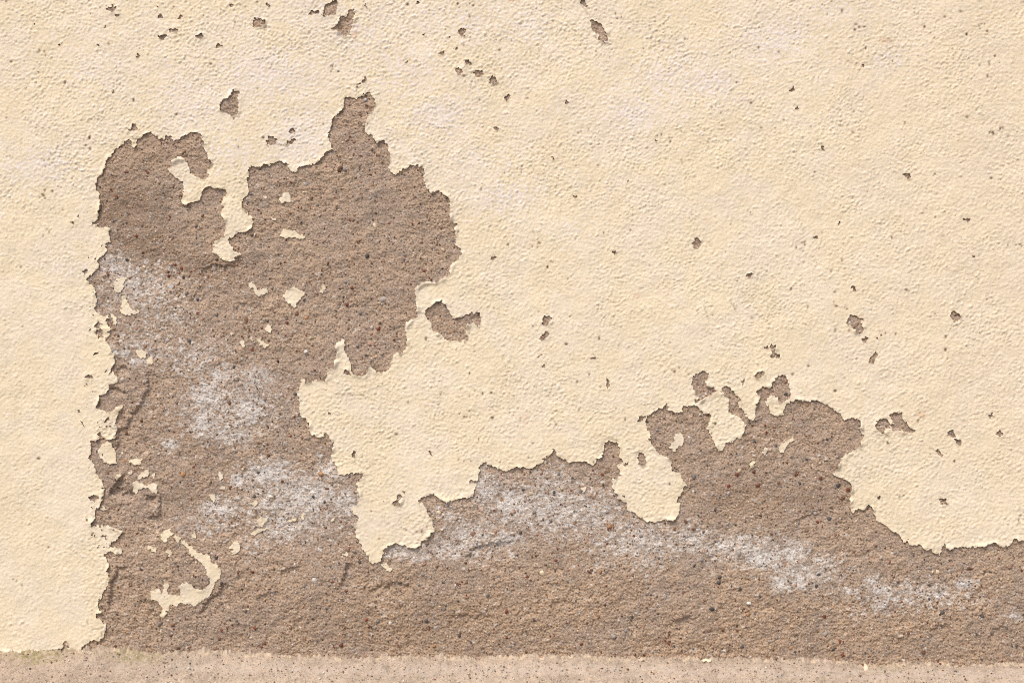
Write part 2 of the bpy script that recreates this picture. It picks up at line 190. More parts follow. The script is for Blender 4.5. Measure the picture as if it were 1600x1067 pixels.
ISLANDS = [
 (100,660,A,[[(290,240),(295,205),(340,165),(395,160),(400,190),(425,250),(435,300),(435,345),(405,345),(370,345),(320,320),(300,290)],[(530,315),(580,300),(660,300),(640,340),(600,360),(560,340)],[(610,460),(640,420),(700,390),(712,425),(680,450),(620,465)],[(735,430),(755,408),(762,440),(740,470)],[(575,495),(600,490),(640,500),(690,530),(720,500),(775,510),(775,560),(780,610),(740,590),(700,540),(650,540),(620,570),(600,600),(580,570)],[(415,460),(460,428),(487,440),(440,472)],[(620,375),(662,368),(650,392)],[(1283,400),(1325,435),(1310,477),(1283,450)],[(1213,600),(1262,593),(1264,640),(1245,672),(1228,640)],[(1298,540),(1347,523),(1347,550),(1310,562)],[(805,960),(830,900),(880,880),(915,930),(890,940),(865,970),(860,1000),(820,995)],[(915,950),(950,938),(992,960),(960,982),(933,987)],[(1058,920),(1095,923),(1102,962),(1063,957)],[(298,715),(340,698),(362,720),(320,742)],[(1556,922),(1590,893),(1604,935)]]),
 (100,320,A,[[(410,670),(440,620),(520,605),(495,660),(480,740),(440,730)],[(485,770),(520,730),(520,780),(550,850),(630,890),(620,912),(550,917),(465,905),(480,850)]]),
 (100,500,A,[[(600,260),(640,240),(685,265),(685,315),(640,320),(605,290)],[(690,330),(715,308),(747,325),(735,362),(698,362)],[(1473,175),(1502,168),(1502,217),(1478,217)],[(1548,150),(1592,143),(1587,172)]]),
 (360,400,A,[[(148,235),(180,222),(215,260),(230,285),(300,265),(318,310),(260,320),(245,340),(205,335),(215,300),(190,280),(160,255)],[(440,340),(460,295),(500,270),(525,250),(575,280),(625,300),(600,345),(550,390),(540,445),(500,405),(470,385)],[(745,300),(765,245),(795,240),(790,275),(770,308)],[(275,605),(325,560),(345,595),(345,640),(310,630)],[(213,700),(250,698),(322,740),(280,762),(250,737)],[(78,720),(100,693),(122,750),(95,752)],[(163,685),(202,678),(202,702),(175,702)]]),
 (300,220,A,[[(725,490),(750,470),(760,425),(810,430),(825,490),(800,515),(745,515)],[(735,770),(770,735),(870,760),(900,785),(945,800),(925,822),(850,800),(800,812),(740,800)],[(578,470),(600,448),(622,475),(590,484)],[(648,640),(702,643),(697,662),(665,657)],[(503,775),(532,773),(520,797)]]),
 (280,640,A,[[(653,935),(680,898),(747,898),(720,932),(690,972),(658,967)],[(583,1032),(640,1000),(740,978),(747,997),(650,1027),(610,1042)],[(893,920),(982,903),(977,922),(905,937)],[(1008,902),(1042,863),(1032,922)],[(1253,927),(1307,893),(1292,922),(1265,937)],[(588,775),(640,763),(657,790),(620,802)],[(638,640),(672,628),(655,657)],[(1043,1050),(1082,1038),(1072,1069)]]),
 (100,840,A,[[(690,60),(745,65),(780,95),(770,125),(740,110),(710,85)],[(843,115),(885,88),(907,120),(880,147)],[(970,10),(1010,30),(1060,70),(1110,120),(1170,130),(1220,145),(1230,190),(1240,215),(1290,225),(1310,270),(1300,340),(1260,370),(1240,430),(1210,480),(1160,515),(1120,550),(1080,570),(1060,550),(1010,555),(975,535),(940,570),(890,555),(870,580),(850,640),(825,675),(800,665),(820,590),(800,550),(760,520),(725,515),(720,450),(770,430),(800,440),(815,470),(835,440),(815,390),(850,375),(885,385),(870,420),(850,440),(870,470),(940,480),(975,480),(970,440),(960,385),(990,370),(1050,380),(1090,420),(1145,440),(1200,400),(1220,370),(1205,310),(1185,290),(1190,240),(1150,215),(1110,180),(1060,140),(1040,90),(1000,60)],[(1380,80),(1425,25),(1455,30),(1470,95),(1440,115),(1420,140),(1400,130),(1415,95)]]),
 (500,720,A,[[(513,850),(555,848),(602,905),(570,920),(545,900)],[(193,770),(225,758),(247,785),(215,800)]]),
 (700,650,A,[[(1095,600),(1150,583),(1158,610),(1130,627)]]),
 (900,650,A,[[(810,135),(840,145),(890,150),(900,200),(880,250),(840,270),(820,295),(780,260),(790,230),(825,205)],[(1438,410),(1460,378),(1492,373),(1487,410),(1460,440)],[(1548,300),(1580,258),(1602,280),(1575,332)]]),
 (1000,520,A,[[(1160,985),(1165,930),(1215,900),(1265,870),(1280,895),(1240,925),(1215,960),(1190,1000),(1165,1000)],[(1018,1012),(1030,968),(1062,963),(1047,1017)]]),
]
def unfold(table):
    for x0, y0, s, polys in table:
        for p in polys:
            yield [(x0 + u * s, y0 + v * s) for u, v in p]

# raster of bare render (True) at 2 samples per mm over the traced area
RX0, RY0, RX1, RY1, SS = -100, -50, 1700, 1250, 2
RW, RH = (RX1 - RX0) * SS, (RY1 - RY0) * SS
BARE = np.zeros((RH, RW), dtype=bool)
def fill(poly, value):
    P = (np.array(poly, dtype=np.float64) - (RX0, RY0)) * SS
    Q = np.roll(P, -1, axis=0)
    y0 = max(0, int(P[:, 1].min()) - 1); y1 = min(RH - 1, int(P[:, 1].max()) + 1)
    for r in range(y0, y1 + 1):
        yc = r + 0.5
        m = (P[:, 1] <= yc) != (Q[:, 1] <= yc)
        if not m.any(): continue
        p, q = P[m], Q[m]
        xs = np.sort(p[:, 0] + (yc - p[:, 1]) / (q[:, 1] - p[:, 1]) * (q[:, 0] - p[:, 0]))
        for a, b in zip(xs[0::2], xs[1::2]):
            i, j = max(0, int(math.ceil(a - 0.5))), min(RW, int(math.floor(b - 0.5)) + 1)
            if j > i: BARE[r, i:j] = value
fill(MAIN, True)
for p in unfold(CHIPS):
    q = np.array(p); ext = (q.max(0) - q.min(0)).max()
    k = 1.03 + 0.45 * max(0.0, min(1.0, (20 - ext) / 12))        # the raster eats a rim off the smallest chips
    fill(((q - q.mean(0)) * k + q.mean(0)).tolist(), True)
for p in unfold(ISLANDS): fill(p, False)

def remnants():
    gx, gy = np.meshgrid(np.arange(RW, dtype=np.float32) / SS + RX0, np.arange(900 * SS, dtype=np.float32) / SS + 150)
    gx = gx[:, :750 * SS]; gy = gy[:, :750 * SS]
    z = np.zeros(gx.shape, np.float32)
    for bx, by, rx, ry, k in [(215,735,40,45,1.0),(275,850,50,25,1.0),(170,490,22,60,.7),(180,815,30,25,.9),(430,810,80,35,.75),(400,530,40,20,.7),(345,770,30,25,.7),(250,905,30,30,.5)]:
        z = np.maximum(z, k * np.exp(-((gx - bx) / rx) ** 2 - ((gy - by) / ry) ** 2))
    m = sample_wrap(N_TINT2, gx + 777, gy + 111) * 0.5 + sample_wrap(N_PAINT, gx + 50, gy) * 0.75 > 2.35 - 1.05 * z
    r0 = (150 - RY0) * SS
    sub = BARE[r0:r0 + m.shape[0], :m.shape[1]]
    sub[m & (z > 0.12)] = False
remnants()
def worn_edge():      # lace of small losses along the left edge of the big patch
    y0, y1, x0, x1 = 330, 900, 100, 230
    gx, gy = np.meshgrid(np.arange(x0, x1, 0.5, dtype=np.float32), np.arange(y0, y1, 0.5, dtype=np.float32))
    z = np.exp(-((gx - 158) / 22) ** 2) * sstep(330, 400, gy) * sstep(900, 850, gy)
    m = sample_wrap(N_TINT2, gx + 333, gy + 555) * 0.5 + sample_wrap(N_PAINT, gx + 210, gy + 40) * 0.75 > 2.25 - 1.0 * z
    sub = BARE[(y0 - RY0) * SS:(y1 - RY0) * SS, (x0 - RX0) * SS:(x1 - RX0) * SS]
    sub[m & (z > 0.2)] = True
worn_edge()

def blur(a, sigma):
    r = int(math.ceil(sigma * 2.5)); k = np.exp(-0.5 * (np.arange(-r, r + 1) / sigma) ** 2); k /= k.sum()
    for ax in (0, 1):
        pad = [(0, 0), (0, 0)]; pad[ax] = (r, r)
        b = np.pad(a, pad, mode='edge'); out = np.zeros_like(a)
        for i, w in enumerate(k):
            sl = [slice(None), slice(None)]; sl[ax] = slice(i, i + a.shape[ax])
            out += np.float32(w) * b[tuple(sl)]
        a = out
    return a
BARE_S = blur(BARE.astype(np.float32), 0.8)                 # crisp outline
NEAR = blur(blur(BARE_S[::4, ::4].copy(), 2.2), 1.5)        # 2 mm raster: nearness to bare render

def sample_bare(r, x, y, step):
    u = np.clip((x - RX0) / step - 0.5, 0, r.shape[1] - 1.001); v = np.clip((y - RY0) / step - 0.5, 0, r.shape[0] - 1.001)
    i = u.astype(np.int32); j = v.astype(np.int32); fu = (u - i).astype(np.float32); fv = (v - j).astype(np.float32)
    return (r[j, i] * (1 - fu) + r[j, i + 1] * fu) * (1 - fv) + (r[j + 1, i] * (1 - fu) + r[j + 1, i + 1] * fu) * fv

def phi_paint(x, y):
    """positive where paint is left on the wall"""
    wx = x + 1.05 * sample_wrap(N_WARPX, x, y); wy = y + 1.05 * sample_wrap(N_WARPY, x, y)
    return 0.5 - sample_bare(BARE_S, wx, wy, 1.0 / SS)

# ------------------------------------------------------------------ relief of the cement render
STEPS = [  # broken edges of the render: the side to the right of travel is deeper; (points, depth, reach)
 ([(182,712),(182,690),(183,672),(196,668),(206,650),(222,628),(231,605),(229,585),(233,570)], 4.0, 26),
 ([(238,706),(200,711),(183,713)], 4.0, 24),
 ([(170,958),(171,934),(174,909),(181.6,894),(186,886),(194,883.5),(204,884)], 5.0, 38),
 ([(182,590),(183,576),(192,573),(200,577),(202,586)], 3.2, 10),
 ([(170,612),(174,606),(179,606),(188,609),(196,613),(195,622)], 4.0, 18),
 ([(168,780),(172,767),(179,762),(183,750),(192,742),(200,741)], 7.0, 20),
 ([(188,778),(194,771),(205,765)], 4.5, 12), ([(227,784),(231,776),(243,776)], 4.5, 12),
 ([(229,814),(239,805),(250,803),(248,791),(250,770)], 4.0, 24),
 ([(727,882),(732.5,862.5),(744,855),(762.5,850),(781,848),(804,845)], 3.6, 28),
 ([(531,916),(538,903),(538,891),(544,880),(550,874)], 4.2, 24),
 ([(437,902),(442.5,890),(452,886),(470,886)], 3.2, 18),
 ([(397,938),(409,929),(424,925),(446,927)], 2.4, 15),
 ([(308,962),(319,946),(330,933),(341,928),(352,905)], 4.0, 22),
 ([(596,919),(611,912),(626,912),(648,916)], 3.4, 15),
 ([(700,963),(727.5,959),(742.5,962),(772,960)], 2.6, 20),
 ([(1048,963),(1059,969),(1076,961),(1092,966)], 3.2, 15),
 ([(1238,815),(1259,807),(1272,800.6),(1281,794)], 2.6, 12),
 ([(310,417),(325,417.5),(336,412),(349,416.6),(362.5,414),(378,400)], 3.2, 20),
 ([(372,470),(390,478),(404,470)], 2.0, 12), ([(575,925),(590,917),(600,908)], 2.6, 14),
 ([(1450,985),(1470,975),(1490,978)], 2.2, 14), ([(850,945),(880,938),(905,942)], 2.0, 18),
 ([(1545,1000),(1551,985),(1570,972)], 2.6, 16), ([(1100,985),(1118,982),(1135,984)], 2.0, 12),
]
PITS = [(186,768,9,5),(205,775,7,4),(240,779,6,4),(188,755,6,4),(176,607,4,4),(236,640,5,2),(640,1006,10,2.5),(1075,972,8,2),(372,905,5,2)]
SX0, SY0, SW, SH = -100, -50, 1800, 1300
def build_relief():
    gx, gy = np.meshgrid(np.arange(SW, dtype=np.float32) + SX0, np.arange(SH, dtype=np.float32) + SY0)
    s = np.zeros((SH, SW), dtype=np.float32)
    for pts, D, L in STEPS:
        P = np.array(pts, dtype=np.float32); m = 4 * L
        x0, x1 = max(SX0, int(P[:, 0].min() - m)), min(SX0 + SW - 1, int(P[:, 0].max() + m))
        y0, y1 = max(SY0, int(P[:, 1].min() - m)), min(SY0 + SH - 1, int(P[:, 1].max() + m))
        sl = (slice(y0 - SY0, y1 - SY0), slice(x0 - SX0, x1 - SX0))
        X = gx[sl]; Y = gy[sl]
        X = X + 1.5 * sample_wrap(N_WARPY, X + 300, Y) + 0.7 * sample_wrap(N_TINT2, X, Y); Y = Y + 1.5 * sample_wrap(N_WARPX, X, Y + 200) + 0.7 * sample_wrap(N_TINT2, X + 300, Y)
        seg = np.hypot(*(P[1:] - P[:-1]).T); cum = np.concatenate([[0], np.cumsum(seg)]); tot = cum[-1]
        best = np.full(X.shape, 1e9, np.float32); side = np.zeros_like(best); tt = np.zeros_like(best)
        for k in range(len(P) - 1):
            ax, ay = P[k]; dx, dy = P[k + 1] - P[k]
            t = np.clip(((X - ax) * dx + (Y - ay) * dy) / (seg[k] ** 2), 0, 1)
            d = np.hypot(X - ax - t * dx, Y - ay - t * dy)
            c = dx * (Y - ay) - dy * (X - ax)
            u = d < best
            best[u] = d[u]; side[u] = c[u]; tt[u] = (cum[k] + t[u] * seg[k]) / tot
        taper = sstep(0, 0.18, tt) * sstep(0, 0.18, 1 - tt)
        fade = np.exp(-best / L) * taper
        deep = sstep(-0.5, 0.5, np.sign(side) * best)
        s[sl] += (-D * deep + 0.22 * D * (1 - deep) * np.exp(-best / (0.5 * L))) * fade
    for x, y, r, d in PITS:
        X = gx - x; Y = gy - y
        dd = np.hypot(X, Y * 1.3) / r
        s -= d * np.exp(-dd ** 2 * (1 + 0.0))
    terr = sample_wrap(N_TERR, gx, gy)
    s += 0.45 * (sstep(-0.85, -0.7, terr) + sstep(0.8, 0.95, terr) - 1.2)
    smooth_part = 0.7 * sample_wrap(N_BIG, gx, gy) + 0.38 * sample_wrap(N_MID, gx, gy)
    s += smooth_part
    rough = 0.85 + 0.22 * sstep(880, 960, gy) + 0.15 * np.clip(sample_wrap(N_TINT, gx, gy), -1, 1)
    l = sample_wrap(N_LUMP, gx, gy); g = sample_wrap(N_GRAIN, gx, gy); n = sample_wrap(N_SAND, gx, gy)
    pore = sample_wrap(N_PORE, gx, gy)
    s += rough * (0.44 * l + 0.52 * g + 0.24 * n - 2.0 * np.clip(pore - 1.3, 0, 1.3))
    return s, smooth_part
RELIEF, SMOOTH = build_relief()
def sample_s(r, x, y):
    u = np.clip(x - SX0, 0, SW - 1.001); v = np.clip(y - SY0, 0, SH - 1.001)
    i = u.astype(np.int32); j = v.astype(np.int32); fu = (u - i).astype(np.float32); fv = (v - j).astype(np.float32)
    return (r[j, i] * (1 - fu) + r[j, i + 1] * fu) * (1 - fv) + (r[j + 1, i] * (1 - fu) + r[j + 1, i + 1] * fu) * fv
# the broken slabs carry the paint with them, so the paint follows the coarse part of the relief
COARSE = blur(RELIEF[::2, ::2].copy(), 3.0)
def sample_coarse(x, y):
    u = np.clip((x - SX0) / 2, 0, COARSE.shape[1] - 1.001); v = np.clip((y - SY0) / 2, 0, COARSE.shape[0] - 1.001)
    i = u.astype(np.int32); j = v.astype(np.int32); fu = (u - i).astype(np.float32); fv = (v - j).astype(np.float32)
    return (COARSE[j, i] * (1 - fu) + COARSE[j, i + 1] * fu) * (1 - fv) + (COARSE[j + 1, i] * (1 - fu) + COARSE[j + 1, i + 1] * fu) * fv

# ------------------------------------------------------------------ colours
def blobs(x, y, table):
    out = np.zeros(x.shape, np.float32)
    for bx, by, rx, ry, s in table:
        out = np.maximum(out, s * np.exp(-(((x - bx) / rx) ** 2 + ((y - by) / ry) ** 2)).astype(np.float32))
    return out
SALT = [(230,540,60,40,.5),(300,560,70,45,.55),(450,790,100,62,.72),(330,820,50,25,.55),(860,795,140,48,.75),(1000,845,95,36,.72),(1150,855,90,28,.75),(1260,892,75,30,.65),(1430,930,120,28,.6),(740,850,70,30,.7),(220,450,80,50,.6),(360,640,90,60,.65),(180,415,30,26,.8),(205,440,45,30,.75),(250,470,50,35,.55),(270,495,45,18,.6),(187,550,22,9,.9),(215,565,25,8,.8),(240,505,35,25,.45),(325,620,38,36,1.0),(388,640,36,36,.95),(318,662,28,26,.95),(400,590,34,24,.75),(345,585,30,22,.8),(360,680,40,20,.85),(265,695,16,12,.95),(420,740,50,26,.95),(371,750,12,12,1.3),(480,772,60,32,1.0),(540,785,26,30,.85),(345,795,36,18,1.0),(440,825,48,28,.8),(400,855,30,20,.5),(515,735,28,24,.8),(620,862,36,16,.75),(655,868,30,12,.8),(700,856,40,22,.8),(760,765,30,34,.85),(800,785,36,34,1.0),(735,832,46,26,.8),(790,842,30,14,1.05),(860,755,50,36,.6),(930,800,56,40,.72),(985,835,40,26,.75),(700,800,30,25,.6),(1080,842,40,24,.85),(1130,852,22,14,1.05),(1190,872,36,18,1.2),(1240,862,30,22,.9),(1222,910,20,16,1.0),(1250,908,18,14,1.1),(1290,880,26,22,.7),(1378,920,20,12,1.0),(1362,906,12,9,1.0),(1325,924,12,9,.9),(1465,928,26,12,.85),(1508,912,20,12,1.05),(1420,912,14,8,.8),(1375,945,18,14,.7),(1010,880,36,26,.5),(1340,960,20,16,.4),(1590,962,18,8,.9),(940,885,30,16,.45)]
DAMP = [(190,325,60,45,1.0),(235,385,60,30,1.0),(330,420,70,22,.8),(230,250,40,30,.4),(1180,780,120,22,.6),(640,975,160,40,.5),(330,690,60,18,.6),(360,720,60,14,.5),(300,760,60,30,.4)]
def render_colour(x, y, h):
    tint = sample_wrap(N_TINT, x, y); t2 = sample_wrap(N_TINT2, x, y)
    g = sample_wrap(N_GRAIN, x + 77, y + 31); sd = sample_wrap(N_SAND, x + 400, y + 90)
    low = sstep(860, 960, y) * (0.6 + 0.4 * np.clip(tint, -1, 1))
    grey = np.array([0.436, 0.330, 0.252], np.float32); tan = np.array([0.436, 0.320, 0.230], np.float32)
    ochre = np.array([0.436, 0.312, 0.214], np.float32); dark = np.array([0.285, 0.195, 0.13], np.float32)
    f = sstep(-1.2, 1.2, tint + 0.4 * t2)[..., None]
    c = grey * (1 - f) + tan * f
    lowf = np.clip(low + 0.15 * t2, 0, 0.9)[..., None]
    c = c * (1 - lowf) + ochre * lowf
    d = np.clip(blobs(x, y, DAMP) * (0.75 + 0.35 * t2), 0, 0.75)[..., None]
    c = c * (1 - d) + dark * d
    c = c * (1.0 + 0.20 * g + 0.17 * sd + 0.045 * tint + 0.05 * t2)[..., None]
    # dark mineral grains and light quartz in the sand
    dg = sstep(1.5, 1.95, sample_wrap(N_SAND, x + 900, y + 500) * 0.7 + 0.7 * sample_wrap(N_GRAIN, x + 700, y + 640))[..., None]
    c = c * (1 - 0.62 * dg) + np.array([0.11, 0.06, 0.035], np.float32) * 0.3 * dg
    lg = sstep(1.5, 2.0, sample_wrap(N_SAND, x + 1200, y + 200) * 0.7 + 0.7 * sample_wrap(N_GRAIN, x + 120, y + 940))[..., None]
    c = c * (1 - 0.6 * lg) + np.array([0.60, 0.52, 0.44], np.float32) * 0.6 * lg
    # salt bloom
    n = sample_wrap(N_SALT, x, y)
    b0 = blobs(x, y, SALT)
    haze = sstep(0.10, 0.95, b0 * 1.1 + 0.20 * n + 0.10 * sd + 0.05 * t2) * 0.36
    crust = sstep(0.58, 1.18, b0 * 1.1 + 0.32 * n + 0.26 * sd + 0.22 * g) * 0.58
    s = haze + crust
    s = np.clip(s + sstep(1.6, 2.4, n + 0.5 * tint) * 0.2 * sstep(380, 420, y), 0, 0.90)[..., None]
    c = c * (1 - s) + np.array([0.73, 0.69, 0.65], np.float32) * s
    return c

CHALK = [(300,160,70,60,.6),(420,120,80,50,.9),(470,215,60,50,.9),(360,240,60,30,.7),(570,60,80,60,.6),(640,110,60,50,.7),(680,180,50,28,1.0),(790,310,55,30,1.0),(760,260,60,30,.6),(640,230,60,40,.4),(990,180,40,26,1.0),(1050,120,60,50,.8),(1110,130,60,30,.9),(1220,60,70,40,1.0),(1300,20,60,30,.8),(1390,95,40,24,.9),(60,260,80,30,.8),(140,110,60,40,.5),(110,420,40,18,.7),(890,360,30,18,.6),(830,40,50,30,.7),(1100,590,25,12,.6),(500,10,80,40,.5),(720,30,80,40,.6)]
def paint_colour(x, y, relief):
    tint = sample_wrap(N_TINT, x + 500, y + 200); t2 = sample_wrap(N_TINT2, x + 240, y + 610); n = sample_wrap(N_SALT, x + 640, y + 330)
    cream = np.array([0.825, 0.708, 0.512], np.float32); pale = np.array([0.825, 0.718, 0.557], np.float32); beige = np.array([0.805, 0.683, 0.513], np.float32)
    f = sstep(-1.3, 1.3, tint)[..., None]
    c = cream * (1 - f) + pale * f
    right = (sstep(1150, 1600, x) * (1 - 0.6 * sstep(600, 800, y)))[..., None] * 0.6
    c = c * (1 - right) + beige * right
    k = blobs(x, y, CHALK) * 0.9 + 0.22 * sstep(500, 120, y) * sstep(1500, 900, x)
    k = np.clip(sstep(0.35, 1.25, k * 1.0 + 0.26 * n + 0.18 * t2 + 0.24 * relief), 0, 1)[..., None] * 0.78
    c = c * (1 - k) + np.array([0.80, 0.725, 0.685], np.float32) * k
    # patchy yellow-brown tint in the hollows of the relief, stronger towards the top
    w = (sstep(0.9, 2.2, -relief * 0.9 + 0.5 * n + 0.3 * t2 + 0.35 * sstep(420, 100, y)))[..., None] * 0.36
    c = c * (1 - w) + np.array([0.70, 0.48, 0.25], np.float32) * w
    rust = np.clip(blobs(x, y, [(1385,63,7,4,1),(1439,649,6,5,1),(1420,660,8,4,.5),(670,205,4,3,.7),(800,1,5,3,1),(820,655,6,10,.4),(1345,495,3,6,.4),(557,55,6,4,.8),(1106,345,8,5,.3),(995,460,8,6,.4)]) * (0.4 + 0.35 * n), 0, .6)[..., None]
    c = c * (1 - rust) + np.array([0.52, 0.20, 0.075], np.float32) * rust
    return c * (1 + 0.02 * t2 + 0.02 * n + 0.012 * np.clip(sample_wrap(N_TINT, x + 1200, y + 700), -1.5, 1.5))[..., None]

# dirt-filled pinholes in the paint
def build_specks():
    sp = np.zeros((SH, SW), np.float32)
    r = np.random.default_rng(5)
    pts = []
    for _ in range(560):
        x = r.uniform(-90, 1690); y = r.uniform(-40, 1010)
        dens = 0.42 + 0.5 * math.exp(-((y - 560) / 260) ** 2) + 0.4 * math.exp(-((y - 90) / 120) ** 2)
        if x < 140 and y > 380: dens *= 0.25
        if r.random() < dens: pts.append((x, y, 1.1 + 1.6 * r.random() ** 2.2, r.uniform(0.6, 1.0)))
        if r.random() < 0.10:
            for _ in range(r.integers(2, 6)): pts.append((x + r.normal(0, 9), y + r.normal(0, 5), r.uniform(1.0, 2.2), r.uniform(0.6, 1.0)))
    for line in [[(1101,480),(1103,488),(1107,500)],[(137,969),(138,976)],[(146,982),(158,981),(164,978)],[(158,986),(160,994)],[(1088,483),(1090,490)],
                 [(523,616),(545,617),(568,618)],[(907,6),(915,18),(921,26)],[(1452,700),(1460,703)],[(1064,250),(1066,258)],[(815,260),(815,272)],
                 [(690,612),(687,620)],[(865,655),(868,662),(872,668)],[(104,1002),(108,1008),(100,1012)],[(1015,660),(1011,668)],[(1140,470),(1146,478),(1150,488)]]:
        for (ax, ay), (bx2, by2) in zip(line, line[1:]):
            m = int(max(abs(bx2 - ax), abs(by2 - ay))) + 1
            for t in np.linspace(0, 1, m): pts.append((ax + t * (bx2 - ax) + r.normal(0, .35), ay + t * (by2 - ay) + r.normal(0, .35), 0.85, r.uniform(0.25, 0.75)))
    for x, y, rad, s in pts:
        i, j = int(x - SX0), int(y - SY0)
        if i < 8 or j < 8 or i > SW - 9 or j > SH - 9: continue
        yy, xx = np.mgrid[j - 6:j + 7, i - 6:i + 7]
        e = r.uniform(0.7, 1.5)
        d = np.hypot((xx + SX0 - x) * e, (yy + SY0 - y) / e) / rad
        sp[j - 6:j + 7, i - 6:i + 7] = np.maximum(sp[j - 6:j + 7, i - 6:i + 7], s * np.exp(-d ** 4))
    return sp
SPECK = build_specks()

# ------------------------------------------------------------------ the wall
def axis(lo, fine_lo, fine_hi, hi, step, coarse=9.0):
    a = np.arange(fine_lo, fine_hi + 1e-6, step)
    l = np.linspace(lo, fine_lo, max(2, int((fine_lo - lo) / coarse)))[:-1] if lo < fine_lo else np.zeros(0)
    h = np.linspace(a[-1], hi, max(2, int((hi - a[-1]) / coarse)))[1:] if hi > a[-1] else np.zeros(0)
    return np.concatenate([l, a, h]).astype(np.float32)

wall = link(bpy.data.objects.new('peeling_wall', None))
wall.location = (0, 0, 0)
wall['label'] = 'cream painted wall, its paint flaked off in patches over bare brown cement render'
wall['category'] = 'wall'
wall['kind'] = 'thing'

# ---- cement render (only where it shows, with a margin under the paint)
def build_render():
    xs = axis(-900, -30, 1630, 2500, 1.25); ys = axis(-500, -20, 1060, 1180, 1.25)
    X, Y = np.meshgrid(xs, ys)
    near = np.maximum(sample_bare(NEAR, X, Y, 2.0), sample_bare(BARE_S, X, Y, 1.0 / SS))
    keepv = near > 0.012
    keep = keepv[:-1, :-1] | keepv[1:, :-1] | keepv[:-1, 1:] | keepv[1:, 1:]
    ny, nx = X.shape
    idx = np.arange(ny * nx, dtype=np.int32).reshape(ny, nx)
    q = np.stack([idx[:-1, :-1], idx[1:, :-1], idx[1:, 1:], idx[:-1, 1:]], -1)[keep]
    used = np.unique(q); remap = np.full(ny * nx, -1, np.int32); remap[used] = np.arange(len(used))
    x = X.ravel()[used]; y = Y.ravel()[used]
    h = sample_s(RELIEF, x, y)
    co = np.stack([(x - 800) / 1000, -h / 1000, (1067 - y) / 1000 + GROUND], -1)
    me = mesh_from_arrays('cement_render', co, remap[q].ravel(), np.full(len(q), 4), MAT_RENDER, render_colour(x, y, h))
    o = link(bpy.data.objects.new('cement_render', me), wall)
    o['label'] = 'bare brown cement render with pebbles and white salt bloom'
    return o
render_coat = build_render()

# ---- masonry behind the render, so the wall has a body
def box_mesh(name, x0, x1, y0, y1, z0, z1, mat):
    v = [(x, y, z) for z in (z0, z1) for y in (y0, y1) for x in (x0, x1)]
    f = [(0, 2, 3, 1), (4, 5, 7, 6), (0, 1, 5, 4), (2, 6, 7, 3), (0, 4, 6, 2), (1, 3, 7, 5)]
    me = bpy.data.meshes.new(name); me.from_pydata(v, [], f); me.update(); me.materials.append(mat); return me
m_core, nt, b = node_mat('masonry')
c = nt.nodes.new('ShaderNodeRGB'); c.outputs[0].default_value = (0.30, 0.23, 0.18, 1)
nt.links.new(scaled_colour(nt, c.outputs[0], ramp_val(nt, noise_node(nt, coords(nt), 60.0), 0.8, 1.2)), b.inputs['Base Color'])
b.inputs['Roughness'].default_value = 0.95
link(bpy.data.objects.new('masonry', box_mesh('masonry', WX(-900), WX(2500), 0.024, 0.30, 0.0, WZ(-500), m_core)), wall)

